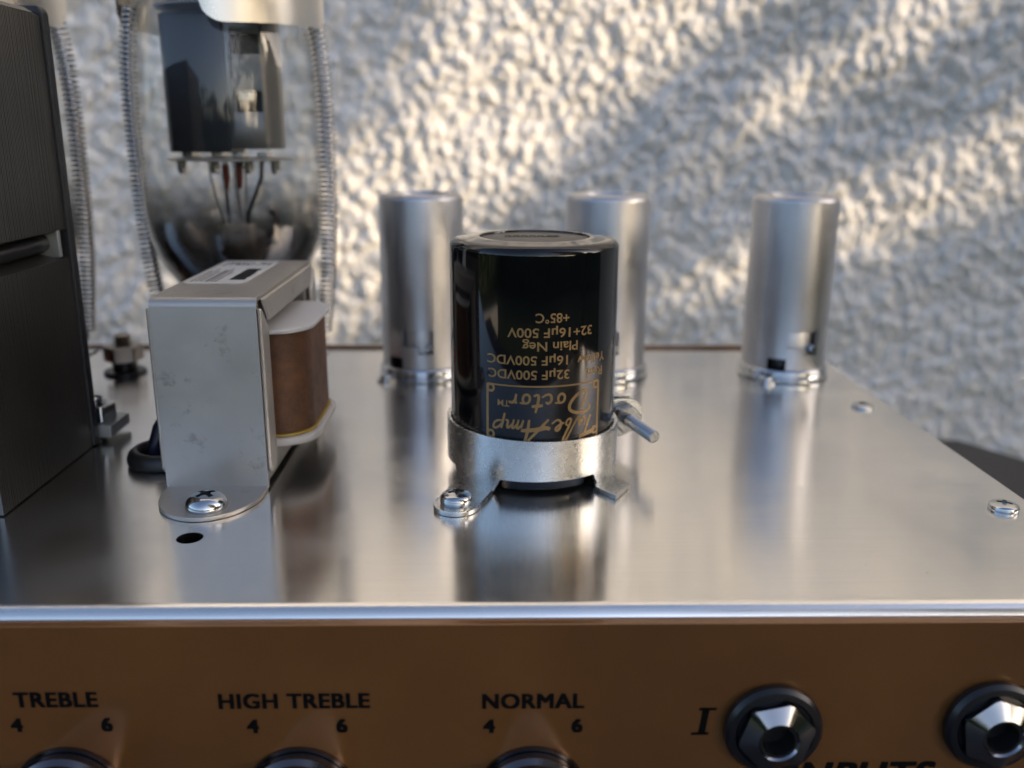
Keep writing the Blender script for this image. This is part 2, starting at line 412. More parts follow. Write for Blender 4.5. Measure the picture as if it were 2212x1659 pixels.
# ------------------------------------------------------------------ chassis
CX0, CX1, CY0, CY1 = -330.0, 109.0, 125.0, 299.0
ch = thing('amplifier_chassis', 'brushed aluminium amplifier chassis with brown front panel, knobs and input jacks', 'chassis', (-110, 212, -65))
body = MB().box(CX0, CX1, CY0, CY1, -65, 0).build('body', ALU, ch, bevel=2.5, seg=6)
cuts = [MB().box(CX0+1.6, CX1-1.6, CY0+1.6, CY1-1.6, -80, -1.6).build('cut', ALU, ch)]
cuts.append(MB().lathe([(0, -5), (2.35, -5), (2.35, 5), (0, 5)], (-54.9, 150.7, 0), 40).build('cut', ALU, ch))
cuts.append(MB().lathe([(0, -5), (5.0, -5), (5.0, 5), (0, 5)], (-73, 190, 0), 40).build('cut', ALU, ch))
boolean(body, cuts)
body.data.polygons.foreach_set('use_smooth', [True]*len(body.data.polygons)); body.data.set_sharp_from_angle(angle=R(40)); weighted(body)
body['label'] = 'brushed aluminium top and sides'
FY = 123.0      # face of the front panel
panel = MB().box(CX0+2, CX1-1.0, FY, CY0-0.05, -63, -1.5).build('front_panel', PANEL, ch, bevel=0.25)
panel['label'] = 'glossy dark gold brown front panel with black lettering'
MB().box(CX0+2, CX1-14, CY1+0.05, CY1+2.2, -63, 0.9).build('back_panel', PANEL, ch, bevel=0.2)
def panel_text(body, x, z, size, bold, shear=0.0, spacing=1.0):
    vs, fs = text_mesh(body, size, 0.0, shear, spacing)
    ys = [v[1] for v in vs]; mid = (min(ys)+max(ys))/2
    m = MB()      # stroke weight from three closely offset impressions, each on its own plane
    for k, (dx, dz) in enumerate(((-1, -.6), (-1, .6), (1, -.6), (1, .6), (0, 0))): m.add([(x+a+dx*bold, FY-0.05-0.008*k, z+b2-mid+dz*bold) for a, b2 in vs], fs)
    o = m.build('lettering', INK, None, origin=ch['_o'], smooth=0, recalc=False)
    o.parent = panel; o.location = (0, 0, 0); return o
for s, x, z in (('TREBLE', -67.9, -14.2), ('HIGH TREBLE', -31.2, -14.7), ('NORMAL', 6.1, -15.0)):
    panel_text(s, x, z, 3.7, 0.17, 0, 1.08)
for x, z in ((-67.5, -18.7), (-30.85, -19.2), (6.25, -19.5)):
    panel_text('4', x-6.95, z, 3.4, 0.2); panel_text('6', x+6.95, z, 3.4, 0.2)
panel_text('INPUTS', 58.9, -29.1, 6.6, 0.26, 0.22, 1.12)
m = MB()      # slanted serif numeral I
for pl in ([(-.55, -2.2), (.55, -2.2), (1.05, 2.2), (-.05, 2.2)], [(-1.75, -2.5), (1.05, -2.5), (1.2, -2.0), (-1.6, -2.0)], [(-.7, 2.0), (2.1, 2.0), (2.2, 2.5), (-.6, 2.5)]):
    m.add([(33.1+a, FY-0.06, -18.9+b2) for a, b2 in pl], [(0, 1, 2, 3)])
o = m.build('lettering', INK, None, origin=ch['_o'], smooth=0, recalc=False); o.parent = panel; o.location = (0, 0, 0)
for kx, kz in ((-67.5, -31.6), (-30.8, -31.9), (6.3, -32.1)):
    k = MB().lathe([(0, 0.4), (7.9, 0.4), (8.3, 0.9), (8.3, 2.2), (7.6, 3.0), (7.4, 12.5), (6.6, 13.6), (0, 13.8)], (kx, FY, kz), 64, (0, -1, 0)).build('control_knob', KNOBM, ch)
    q = MB().lathe([(8.25, 0.05), (8.9, 0.05), (8.9, 0.7), (8.25, 0.7), (8.25, 0.05)], (kx, FY, kz), 64, (0, -1, 0)).build('skirt', KNOBM, None, origin=ch['_o'])
    q.parent = k; q.location = (0, 0, 0)
def jack(jx, jz, rot):
    wsh = MB().lathe([(3.4, 0.02), (7.3, 0.02), (7.75, 0.5), (7.75, 1.4), (7.2, 2.1), (6.3, 2.3), (5.9, 1.8), (3.4, 1.8), (3.4, .02)], (jx, FY, jz), 64, (0, -1, 0)).build('input_jack', BLKPLASTIC, ch)
    m = MB(); n = 48
    def hexr(a, af):
        a = (a-rot) % 60 - 30; return af/2/math.cos(R(a))
    rings = [(10.8, 1.82, None), (10.8, 3.2, None), (None, 4.4, 3.25), (None, 4.0, 3.0), (None, -7, 3.0)]
    vs = []
    for af, h, r in rings:
        for i in range(n):
            a = 360*i/n; rr = hexr(a, af) if af else r
            vs.append((jx+rr*math.cos(R(a)), FY-h, jz+rr*math.sin(R(a))))
    fs = [(k*n+i, k*n+(i+1) % n, (k+1)*n+(i+1) % n, (k+1)*n+i) for k in range(len(rings)-1) for i in range(n)]
    nut = m.add(vs, fs).build('nut', CHROME, None, origin=ch['_o'], smooth=22); nut.parent = wsh; nut.location = (0, 0, 0)
    h = MB().lathe([(0, 0.1), (2.97, 0.1), (2.97, 4.02), (2.6, 4.02), (2.6, 0.5), (0, 0.5)], (jx, FY, jz), 40, (0, -1, 0)).build('bore_dark_cup', RUBBER, None, origin=ch['_o'])  # shallow black cup stands in for the shade down the jack hole
    h.parent = wsh; h.location = (0, 0, 0)
jack(44.2, -19.8, 12); jack(79.3, -19.4, 40)
screw_head(2.8, 1.25, ch, (99.4, 231.0, 0.0), dome=0.55, rot=35)
screw_head(2.8, 1.5, ch, (100.4, 162.8, 0.0), dome=0.55, rot=60, tilt=(0, 0))

# ------------------------------------------------------------------ filter capacitor
CC = (8.4, 187.3)
cp = thing('electrolytic_capacitor', 'glossy black can capacitor with upside-down gold lettering, standing in a clamp', 'capacitor', (*CC, 0))
RC = 17.5; HT = 50.6
prof = [(0, 0.6), (16.2, 0.6), (16.6, 1.0), (16.6, 2.6), (17.2, 3.2), (RC, 3.8), (RC, HT-2.2)]
prof += [(RC-1.9+1.9*math.cos(R(a)), HT-2.2+1.75*math.sin(R(a))) for a in (15, 30, 45, 60, 75, 90)]
prof += [(14.4, HT-0.36), (12.6, HT-0.2), (11.9, HT-0.1), (11.4, HT-0.15), (11.25, HT-0.5), (11.2, HT-1.2)]
MB().lathe(prof, (*CC, 0), 128).build('sleeve', SLEEVE, cp, smooth=50)
MB().lathe([(11.3, HT-1.0), (11.3, HT-0.62), (11.0, HT-0.55), (0, HT-0.45)], (*CC, 0), 96).build('end_disc', CAPTOP, cp)
m = MB()      # embossed squiggle on the end disc
for i in range(5):
    x0 = -5.4+i*1.7; vs, fs = ribbon([(x0-.7, -.3), (x0-.3, .75), (x0+.2, .8), (x0+.5, -.5)], 0.55)
    m.add([(CC[0]+a, CC[1]+1.0+b2*1.5, HT-0.36) for a, b2 in vs], fs)
vs, fs = ribbon([(2.6, -.3), (3.0, .8), (4.2, .9), (5.2, .1), (3.8, -.4), (3.0, .1)], 0.7)
m.add([(CC[0]+a, CC[1]+1.2+b2*1.5, HT-0.36) for a, b2 in vs], fs)
m.build('embossing', INK, cp, smooth=0, recalc=False)

def wrap(vs, fs, s0, z0, name='print_line', flip=True):
    """lay a flat drawing round the can; upside down like the can itself"""
    bm = bmesh.new(); bv = [bm.verts.new((a*MM, b2*MM, 0)) for a, b2 in vs]
    for f in fs:
        try: bm.faces.new([bv[i] for i in f])
        except ValueError: pass
    xs_ = [v[0] for v in vs]; x = math.floor(min(xs_))
    while x < max(xs_):
        bmesh.ops.bisect_plane(bm, geom=bm.verts[:]+bm.edges[:]+bm.faces[:], plane_co=(x*MM, 0, 0), plane_no=(1, 0, 0)); x += 0.8
    bmesh.ops.triangulate(bm, faces=bm.faces)
    RR = RC+0.035
    for v_ in bm.verts:
        a, b2 = v_.co.x/MM, v_.co.y/MM
        sarc, z = (s0-a, z0-b2) if flip else (s0+a, z0+b2)
        th = sarc/RC; v_.co = Vector((RR*math.sin(th), -RR*math.cos(th), z))*MM
    me = bpy.data.meshes.new(name); bm.to_mesh(me); bm.free()
    return finish(name, me, GOLDINK, cp, 0)
def line(body, s, z, width, size=2.6, bold=0.045):
    vs, fs = text_mesh(body, size, bold)
    xs_ = [v[0] for v in vs]; ys_ = [v[1] for v in vs]; k = width/(max(xs_)-min(xs_)); cx_ = (max(xs_)+min(xs_))/2
    wrap([((a-cx_)*k, b2-0.35*size) for a, b2 in vs], fs, s, z)
line('Red', 13.0, 24.9, 4.5); line('32\u00b5F 500VDC', -1.7, 25.3, 16.6)
line('Yellow', 12.1, 27.8, 7.6); line('16\u00b5F 500VDC', -2.0, 28.2, 16.4)
line('Plain Neg', 2.7, 31.0, 11.2); line('32+16\u00b5F 500V', 2.9, 33.7, 17.6); line('+85\u00b0C', 2.95, 36.6, 6.7)
# bordered trade name panel: frame lines with corner rings
FL, FR_, FT, FB = -10.2, 14.1, 23.0, 8.2
def poly(pts): return pts, [tuple(range(len(pts)))]
cxl = (FL+FR_)/2; hw = (FR_-FL)/2
for (a0, b0, a1, b1) in ((-hw, -.17, hw, .17),):
    wrap(*poly([(a0, b0), (a1, b0), (a1, b1), (a0, b1)]), cxl, FT, 'border'); wrap(*poly([(a0, b0), (a1, b0), (a1, b1), (a0, b1)]), cxl, FB, 'border')
for sx in (FL, FR_): wrap(*poly([(-.28, -(FT-FB)/2), (.28, -(FT-FB)/2), (.28, (FT-FB)/2), (-.28, (FT-FB)/2)]), sx, (FT+FB)/2, 'border')
for sx, sg in ((FL, 1), (FR_, -1)):
    for zz, zg in ((FT, -1), (11.9, 1)):
        n = 20; vs = [(r*math.cos(2*math.pi*i/n), r*math.sin(2*math.pi*i/n)) for r in (0.95, 0.45) for i in range(n)]
        wrap(vs, [(i, (i+1) % n, n+(i+1) % n, n+i) for i in range(n)], sx+sg*0.75, zz+zg*0.75, 'corner_ring')
def strokes(lst, k, s, z):
    V_, F_ = [], []
    for pts, wd in lst:
        vs, fs = ribbon(pts, wd*1.4); o_ = len(V_); V_ += [(a*k, b2*k) for a, b2 in vs]; F_ += [tuple(i+o_ for i in f) for f in fs]
    wrap(V_, F_, s, z, 'script_lettering')
K = 22.2/700
strokes([([(4, 84), (10, 112), (50, 116), (128, 134)], 22), ([(88, 118), (64, 60), (36, 0)], 13),
    ([(92, 58), (80, 16), (92, 0), (122, 40), (132, 58)], 11), ([(132, 58), (122, 12), (132, 0), (152, 18)], 11),
    ([(150, 14), (182, 70), (226, 150), (246, 160), (242, 130), (186, 20), (194, 0), (220, 14), (226, 44), (204, 46)], 11),
    ([(236, 26), (270, 38), (296, 62), (286, 80), (262, 60), (256, 18), (280, 0), (318, 28)], 12),
    ([(338, -2), (378, 40), (428, 95), (492, 164)], 13), ([(492, 164), (470, 80), (460, 0)], 14), ([(328, 64), (352, 50), (418, 66), (512, 72)], 20),
    ([(496, 2), (512, 56)], 11), ([(506, 34), (532, 64), (540, 54), (526, 2)], 11), ([(528, 24), (562, 64), (570, 54), (556, 2)], 11),
    ([(560, 24), (594, 64), (602, 52), (592, 6), (612, 12)], 11),
    ([(640, 66), (616, -36)], 12), ([(622, 14), (656, 62), (696, 74), (692, 36), (660, 14), (630, 18)], 11)], K, 13.2, 16.2)
strokes([([(104, 116), (88, 60), (66, 8)], 13), ([(40, 100), (52, 138), (116, 148), (192, 126), (200, 84), (160, 32), (100, 0), (60, 6)], 15),
    ([(262, 66), (236, 60), (226, 28), (242, 4), (268, 12), (276, 46), (258, 66), (294, 62)], 12),
    ([(352, 54), (336, 70), (314, 44), (320, 8), (346, 4), (376, 26)], 12),
    ([(416, 124), (394, 30), (402, 4), (428, 18)], 13), ([(370, 76), (440, 84)], 15),
    ([(484, 66), (458, 60), (448, 28), (464, 4), (490, 12), (498, 46), (480, 66), (514, 62)], 12),
    ([(530, 62), (546, 60), (536, 4)], 12), ([(538, 34), (560, 66), (586, 56)], 13)], K, 13.0, 21.6)
vs, fs = text_mesh('TM', 1.9, 0.01); wrap(vs, fs, -6.7, 20.0)

# ------------------------------------------------------------------ capacitor clamp
cl = thing('capacitor_clamp', 'zinc plated ring clamp gripping the foot of the black capacitor', 'clamp', (*CC, 0))
RI, RO = 17.55, 18.45
def ztop(a): return 11.9 - 0.028*RO*math.sin(R(a))
def zbot(a):
    for lo, hi in ((-60, -27), (45, 68), (150, 182)):
        if lo <= a <= hi: return 0.55
        if lo-4 < a < lo: return 0.55+(lo-a)/4*2.8 if lo-a > 1.5 else 1.6
        if hi < a < hi+4: return 0.55+(a-hi)/4*2.8 if a-hi > 1.5 else 1.6
    return 3.3
m = MB(); vs = []; n = 0
angs = np.linspace(-246, 104, 281)
for a in angs:
    aa = a if a > -180 else a+360
    for r, z in ((RI, zbot(aa)), (RO, zbot(aa)), (RO, ztop(aa)), (RI, ztop(aa))):
        vs.append((CC[0]+r*math.sin(R(a)), CC[1]-r*math.cos(R(a)), z))
n = len(angs)
fs = [(4*i+k, 4*(i+1)+k, 4*(i+1)+(k+1) % 4, 4*i+(k+1) % 4) for i in range(n-1) for k in range(4)] + [(3, 2, 1, 0), tuple(4*(n-1)+k for k in range(4))]
m.add(vs, fs).build('band', ZINC, cl, bevel=0.12, seg=2, smooth=50)
pb = lambda a, r: (CC[0]+r*math.sin(R(a)), CC[1]-r*math.cos(R(a)))
MB().prism(hull([pb(-59, 17.7), pb(-28, 17.7), pb(-59, 18.6), pb(-28, 18.6)] + circ(-7.3, 163.8, 4.5)), 0.05, 1.1).build('foot', ZINC, cl, bevel=0.15)
MB().prism([pb(46, 17.7), (20.6, 172.6), (24.5, 167.4), (28.3, 174.2), (24.9, 178.3), pb(67, 17.7)], 0.05, 1.1).build('foot', ZINC, cl, bevel=0.15)
MB().prism(hull([pb(151, 17.7), pb(181, 17.7)] + circ(*pb(166, 27), 4.5)), 0.05, 1.1).build('foot', ZINC, cl, bevel=0.15)
screw_head(3.15, 2.5, cl, (-7.3, 163.8, 1.1), dome=0.5, rot=15)
screw_head(3.15, 2.5, cl, (*pb(166, 27), 1.1), dome=0.5, rot=40)
e = Vector((math.sin(R(107)), -math.cos(R(107)), 0)); tg = Vector((math.cos(R(107)), math.sin(R(107)), 0)); tg = -tg if tg.y > 0 else tg
cc = Vector((CC[0], CC[1], 0))
for t0, t1 in ((-2.6, -1.6), (-5.6, -4.6)):
    pl = hull([(17.6, 3.4), (17.6, 12.4), (21.5, 3.8), (21.5, 13.0)] + circ(23.6, 8.8, 4.0))
    MB().prism(pl, t0, t1, lambda a, z, h: cc+e*a+tg*h+Vector((0, 0, z))).build('ear', BRIGHT, cl, bevel=0.15)
nc = cc+e*22.7+Vector((0, 0, 8.7))
MB().prism(hexpts(5.8, rot=12), -1.55, 1.1, lambda a, b2, h: nc+e*a+Vector((0, 0, b2))+tg*h).build('nut', BOLTZ, cl, bevel=0.15, seg=1, smooth=25)
thread(MB(), nc, tg, 1.42, -4.5, 13.6, 0.95).build('bolt', BOLTZ, cl, smooth=20)
MB().lathe([(0, -7.8), (2.4, -7.8), (2.8, -7.2), (2.8, -5.65), (0, -5.65)], nc, 32, tg).build('bolt_head', BRIGHT, cl)

# ------------------------------------------------------------------ choke
ck = thing('smoothing_choke', 'tin framed choke with brown paper coil and white sticker on top', 'choke', (-56.3, 200, 0))
X0, X1, Y0, Y1, ZT = -66.6, -46.0, 173.0, 228.0, 39.8
def strip(y0, y1, zt, zb, rad):
    p = [(y0, zb)]; p += [(y0+rad-rad*math.cos(R(a)), zt-rad+rad*math.sin(R(a))) for a in range(0, 91, 15)]
    p += [(y1-rad+rad*math.sin(R(a)), zt-rad+rad*math.cos(R(a))) for a in range(0, 91, 15)]; p.append((y1, zb)); return p
outer = strip(Y0, Y1, ZT, 0.6, 1.8); inner = strip(Y0+0.9, Y1-0.9, ZT-0.9, 0.6, 0.9)
m = MB()
for k in range(len(outer)-1):
    a, b2, c, d = outer[k], outer[k+1], inner[k+1], inner[k]
    m.add([(x, *p) for x in (X0, X1) for p in (a, b2, c, d)], [(0, 1, 5, 4), (2, 3, 7, 6), (0, 3, 2, 1), (4, 5, 6, 7)])
fr_ = m
bmv = fr_.build('frame', TIN, ck, smooth=40)
bm = bmesh.new(); bm.from_mesh(bmv.data); bmesh.ops.remove_doubles(bm, verts=bm.verts, dist=1e-6); bmesh.ops.recalc_face_normals(bm, faces=bm.faces); bm.to_mesh(bmv.data); bm.free()
bmv.data.set_sharp_from_angle(angle=R(40))
# side lips folded back from the strip
for sx, xx in ((1, X1), (-1, X0)):
    q0, q1 = (xx-0.9*sx*0, xx+0.9*sx)
    def lip(pl, name='lip'):
        o_ = MB().prism(pl, min(q0, q1), max(q0, q1), lambda a, b2, h: (h, a, b2)).build(name, TIN, ck, bevel=0.42, seg=3); return o_
    lip([(Y0+0.35, 4.6), (Y0+0.35, ZT-2.0), (Y0+1.2, ZT-2.2), (Y0+5.6, ZT-6.6), (Y0+5.6, 5.6), (Y0+4.4, 3.6), (Y0+1.2, 3.6)])
    lip([(Y0+2.2, ZT-0.5), (Y1-2.2, ZT-0.5), (Y1-6.4, ZT-5.6), (Y0+6.6, ZT-5.6)])
    lip([(Y1-0.35, 4.6), (Y1-0.35, ZT-2.0), (Y1-1.2, ZT-2.2), (Y1-5.6, ZT-6.6), (Y1-5.6, 3.6)])
tabp = [(X0+0.2, 173.8), (X1-0.2, 173.8)] + [(-56.3+10.2*math.cos(R(a)), 170.5-13.2*math.sin(R(a))) for a in range(0, 181, 6)]
MB().prism(hull([(round(a, 4), round(b2, 4)) for a, b2 in tabp]), 0.05, 0.95).build('foot', TIN, ck, bevel=0.2)
MB().prism(hull([(round(a, 4), round(2*200.5-b2, 4)) for a, b2 in tabp]), 0.05, 0.95).build('foot', TIN, ck, bevel=0.2)
screw_head(4.0, 2.9, ck, (-55.4, 162.6, 0.95), dome=0.8, rot=48)
screw_head(4.0, 2.9, ck, (-55.4, 238.4, 0.95), dome=0.8, rot=10)
MB().box(X0+0.6, X1-0.4, Y0+1.2, Y1-1.2, 1.2, 6.0).build('core', COREGREY, ck, bevel=0.2)
MB().box(X0+0.6, X1-0.4, Y0+1.2, Y0+8, 6.02, ZT-1.2).build('core', COREGREY, ck, bevel=0.2)
MB().box(X0+0.6, X1-0.4, Y1-8, Y1-1.2, 6.02, ZT-1.2).build('core', COREGREY, ck, bevel=0.2)
MB().box(X0+0.6, X1-0.4, Y0+8.02, Y1-8.02, ZT-6.6, ZT-1.2).build('core', LAM, ck, bevel=0.2)
CXC = -55.2
MB().prism(rounded_rect(CXC-17.6, CXC+15.8, 183.5, 214.5, 7.5, 10), 8.6, 30.4).build('coil', KRAFT, ck, bevel=0.4, smooth=40)
MB().prism(rounded_rect(CXC-18.2, CXC+16.9, 182.2, 216.5, 8.5, 10), 30.5, 31.5).build('bobbin_flange', NYLON, ck, bevel=0.3)
MB().prism(rounded_rect(CXC-18.2, CXC+17.2, 182.2, 216.5, 8.5, 10), 6.1, 7.9).build('bobbin_flange', NYLON, ck, bevel=0.5)
MB().prism(rounded_rect(CXC-17.9, CXC+16.3, 183.0, 215.0, 7.8, 10), 7.95, 8.6).build('varnish_bead', VARNISH, ck, bevel=0.2)
stk = MB().prism(rounded_rect(-65.9, -52.6, 190.0, 224.0, 2.2), ZT+0.02, ZT+0.09).build('sticker', PAPER, ck, smooth=0)
def on_sticker(vs, fs, x, y, rot, matl):
    c, s = math.cos(R(rot)), math.sin(R(rot))
    o_ = MB().add([(x+a*c-b2*s, y+a*s+b2*c, ZT+0.12) for a, b2 in vs], fs).build('print', matl, None, origin=ck['_o'], smooth=0, recalc=False)
    o_.parent = stk; o_.location = (0, 0, 0)
vs, fs = text_mesh('JT45C-7H', 6.2, 0.1); kx = 11.0/(max(v[0] for v in vs)-min(v[0] for v in vs))
on_sticker([(a*kx, b2) for a, b2 in vs], fs, -59.2, 217.0, 0, INK)
rs = random.Random(3)
for i in range(6):     # rows of tiny print, lengthwise
    x = -64.6+i*0.95+(0.4 if i > 2 else 0); vs, fs = [], []; y = 192+rs.random()
    end = 211-rs.random()*6
    while y < end:
        ln = 0.5+rs.random()*1.1; o_ = len(vs); hw_ = 0.22 if i != 3 else 0.42
        vs += [(x-hw_-58, y-200), (x+hw_-58, y-200), (x+hw_-58, y+ln-200), (x-hw_-58, y+ln-200)]; fs.append((o_, o_+1, o_+2, o_+3)); y += ln+0.3
    on_sticker(vs, fs, 58-58+58, 200, 0, GREYINK) if False else on_sticker([(a+58, b2+200) for a, b2 in vs], fs, 0, 0, 0, GREYINK)
vs, fs = [], []; y = 195.0
while y < 211:      # dark bar block
    ln = 0.35+rs.random()*0.9; o_ = len(vs); w0 = -57.2-rs.random()*.2; w1 = -54.2+rs.random()*0.4
    vs += [(w0, y), (w1, y), (w1, y+ln), (w0, y+ln)]; fs.append((o_, o_+1, o_+2, o_+3)); y += ln+0.22
on_sticker(vs, fs, 0, 0, 0, INK)

# ------------------------------------------------------------------ power transformer
pt = thing('power_transformer', 'large laminated power transformer with dark steel core at the left edge', 'transformer', (-135, 180, 0))
m = MB(); rs = random.Random(5); y = 160.2
while y < 199.6:
    x1 = -93+rs.uniform(-0.03, 0.03); xg = -98.5; zt = 94.6 if y < 197 else 94.2
    m.prism([(-190, 0.3), (x1, 0.3), (x1, 44.0), (xg, 45.4), (xg, 48.6), (x1, 50.2), (x1, zt-1.0), (x1-1.4, zt), (-190, zt)], y, y+0.38, lambda a, b2, h: (a, h, b2)); y += 0.56
o = m.build('lamination_stack', LAM, pt, smooth=0); o['kind'] = 'stuff'
MB().box(-189.5, -94.0, 160.1, 199.7, 0.5, 43.8).build('core_block', LAMBLK, pt)
MB().box(-189.5, -94.0, 160.1, 199.7, 50.4, 93).build('core_block', LAMBLK, pt)
MB().prism([(-190, 0.2), (-92.4, 0.2), (-92.2, 94.0), (-93.2, 95.4), (-190, 95.6)], 199.75, 202.6, lambda a, b2, h: (a, h, b2)).build('end_tape', LAMBLK, pt, bevel=0.5)
MB().tube([(-97.0, 159.5, 47.0), (-97.0, 170, 47.1), (-97.0, 190, 47.3), (-97.0, 199.7, 47.4)], 1.9, 20).build('through_bolt_sleeve', BLKPLASTIC, pt)
MB().box(-97.8, -93.25, 196.2, 197.6, 44.4, 50.2).build('clip', GALV, pt, bevel=0.2)
MB().box(-150, -89.8, 202.7, 214.2, 1.2, 4.0).build('mounting_foot', GALV, pt, bevel=0.3)
MB().box(-150, -120, 202.7, 214.2, 0.05, 1.15).build('spacer', GALV, pt, bevel=0.2)
MB().prism(hexpts(8.0, -95.0, 208.0, 10), 4.02, 8.2).build('nut', BRIGHT, pt, bevel=0.5, seg=2)
thread(MB(), (-95.0, 208.0, 0), (0, 0, 1), 1.9, 0.05, 9.6, 0.7).build('stud', BRIGHT, pt, smooth=20)

# ------------------------------------------------------------------ grommet and its wires, rear stud
gr = thing('rubber_grommet', 'black rubber grommet in the chassis beside the choke', 'grommet', (-73, 190, 0))
MB().lathe([(4.4, -3.4), (4.9, -3.4), (4.95, 0.05), (7.3, 0.05), (7.75, 0.7), (7.8, 1.7), (7.3, 2.9), (6.4, 3.6), (5.6, 3.5), (4.8, 2.8), (4.4, 1.8), (4.4, -3.4)], (-73, 190, 0), 64).build('ring', RUBBER, gr, smooth=60)
lead = MB().tube([(-74.6, 189, -12), (-74.6, 189, -2), (-74.4, 189.2, 4), (-73.2, 189.6, 8), (-71.2, 190, 11), (-68.6, 190.6, 12.4), (-65.4, 191, 12.8)], 1.6, 14).build('lead_wire', NAVY, origin=(-74, 189, 0))
tag(lead, 'navy wire curving up out of the grommet to the choke, outer one', 'wire')
lead = MB().tube([(-71.2, 191, -12), (-71.2, 191, -2), (-71.0, 191, 2), (-70.2, 191.2, 5), (-68.4, 191.6, 7.0), (-65.4, 192, 7.6)], 1.6, 14).build('lead_wire', RUBBER, origin=(-71, 191, 0))
tag(lead, 'black wire curving up out of the grommet to the choke, inner one', 'wire')
st = thing('mounting_stud', 'brownish hex nut on a dark stud with washers near the back edge', 'bolt', (-111.6, 267, 0))
MB().lathe([(0, 0.05), (6.0, 0.05), (6.2, 0.4), (6.0, 0.9), (0, 0.9)], (-111.6, 267, 0), 48).build('washer', RUBBER, st)
MB().lathe([(0, 0.92), (3.6, 0.92), (3.6, 3.9), (0, 3.9)], (-111.6, 267, 0), 40).build('spacer', RUBBER, st, bevel=0.2)
MB().prism(hexpts(10.0, -111.6, 267, 22), 3.95, 8.7).build('nut', STEELDK, st, bevel=0.5, seg=2)
thread(MB(), (-111.6, 267, 0), (0, 0, 1), 2.6, 0.05, 11.8, 0.8).build('stud', STEELDK, st, smooth=20)

# ------------------------------------------------------------------ valve screening cans
def make_can():
    c = thing('valve_screening_can', '', 'valve can', (0, 0, 0), 'valve screening cans in a row')
    r = 12.25
    prof = [(r, 3.9), (r, 52.0)] + [(r-1.8+1.8*math.cos(R(a)), 52.0+1.9*math.sin(R(a))) for a in (18, 36, 54, 72, 90)] + [(8.3, 53.9), (7.8, 53.2), (7.7, 52.4), (7.7, 49), (r-0.6, 49), (r-0.6, 3.9), (r, 3.9)]
    shell = MB().lathe(prof, (0, 0, 0), 96).build('shell', CAN, c, smooth=45)
    cuts = []
    for a in (0, 180):       # bayonet windows with J slot
        def arcbox(a0, a1, z0, z1):
            q = MB(); q.prism([(rr*math.sin(R(x)), -rr*math.cos(R(x))) for rr, rg in ((r-2.5, np.linspace(a0, a1, 8)), (r+2, np.linspace(a1, a0, 8))) for x in rg], z0, z1); return q.build('cut', CAN, c)
        cuts.append(arcbox(a-26, a+18, 10.6, 15.4)); cuts.append(arcbox(a-3, a+18, 8.4, 10.8))
        cuts.append(arcbox(a-52, a-26, 2.0, 7.2))
    boolean(shell, cuts); shell.data.polygons.foreach_set('use_smooth', [True]*len(shell.data.polygons)); shell.data.set_sharp_from_angle(angle=R(40))
    MB().lathe([(r-2.9, 7.6), (r-1.9, 7.6), (r-1.9, 18.6), (r-2.2, 19.0), (r-2.9, 18.8), (r-2.9, 7.6)], (0, 0, 0), 72).build('inner_skirt', CAN, c, smooth=45)
    # dark valve base glimpsed in the low slots, and rolled foot
    MB().lathe([(0, 0.9), (r-3.0, 0.9), (r-3.0, 15), (0, 15)], (0, 0, 0), 48).build('valve_base', BLKPLASTIC, c)
    MB().lathe([(0, 0.05), (r+0.9, 0.05), (r+1.3, 0.35), (r+1.25, 0.8), (r+0.7, 1.05), (r+0.75, 1.9), (r+0.95, 2.6), (r+0.6, 3.5), (r+0.12, 3.85), (r-0.7, 3.85), (r-0.7, 0.9), (0, 0.9)], (0, 0, 0), 96).build('base_skirt', BRIGHT, c, smooth=50)
    for a in (-48, 132):
        x, y = 14.2*math.sin(R(a)), -14.2*math.cos(R(a)); u = (math.cos(R(a)), math.sin(R(a)))
        MB().prism(hull([(9*math.sin(R(a))-4*u[0], -9*math.cos(R(a))-4*u[1]), (9*math.sin(R(a))+4*u[0], -9*math.cos(R(a))+4*u[1])] + circ(x, y, 2.7, 20)), 0.04, 0.8).build('lug', BRIGHT, c, bevel=0.1)
        screw_head(1.9, 1.5, c, (x, y, 0.8), dome=0.7)
    p = (11.6*math.sin(R(12)), -11.6*math.cos(R(12)))
    MB().lathe([(0, -1.6), (1.15, -1.6), (1.15, 0.4), (0.8, 0.85), (0, 1.0)], (*p, 10.2), 20, (math.sin(R(12)), -math.cos(R(12)), 0)).build('bayonet_pin', BRIGHT, c)
    return c
def dup(root):
    r = root.copy(); COL.objects.link(r)
    for chd in list(root.children):
        q = chd.copy(); COL.objects.link(q); q.parent = r
        for g2 in chd.children:
            d = g2.copy(); COL.objects.link(d); d.parent = q
    return r
can = make_can()
for i, (x, y, rz, lab) in enumerate(((-21.2, 267.3, 0, 'satin aluminium valve can between the glass valve and the black capacitor'),
                                     (33.4, 267.3, -4, 'satin aluminium valve can half hidden behind the black capacitor'),
                                     (88.4, 267.0, 13, 'satin aluminium valve can standing alone near the right edge of the chassis'))):
    c = can if i == 0 else dup(can)
    c.location = (x*MM, y*MM, 0); c.rotation_euler.z = R(rz); c['label'] = lab

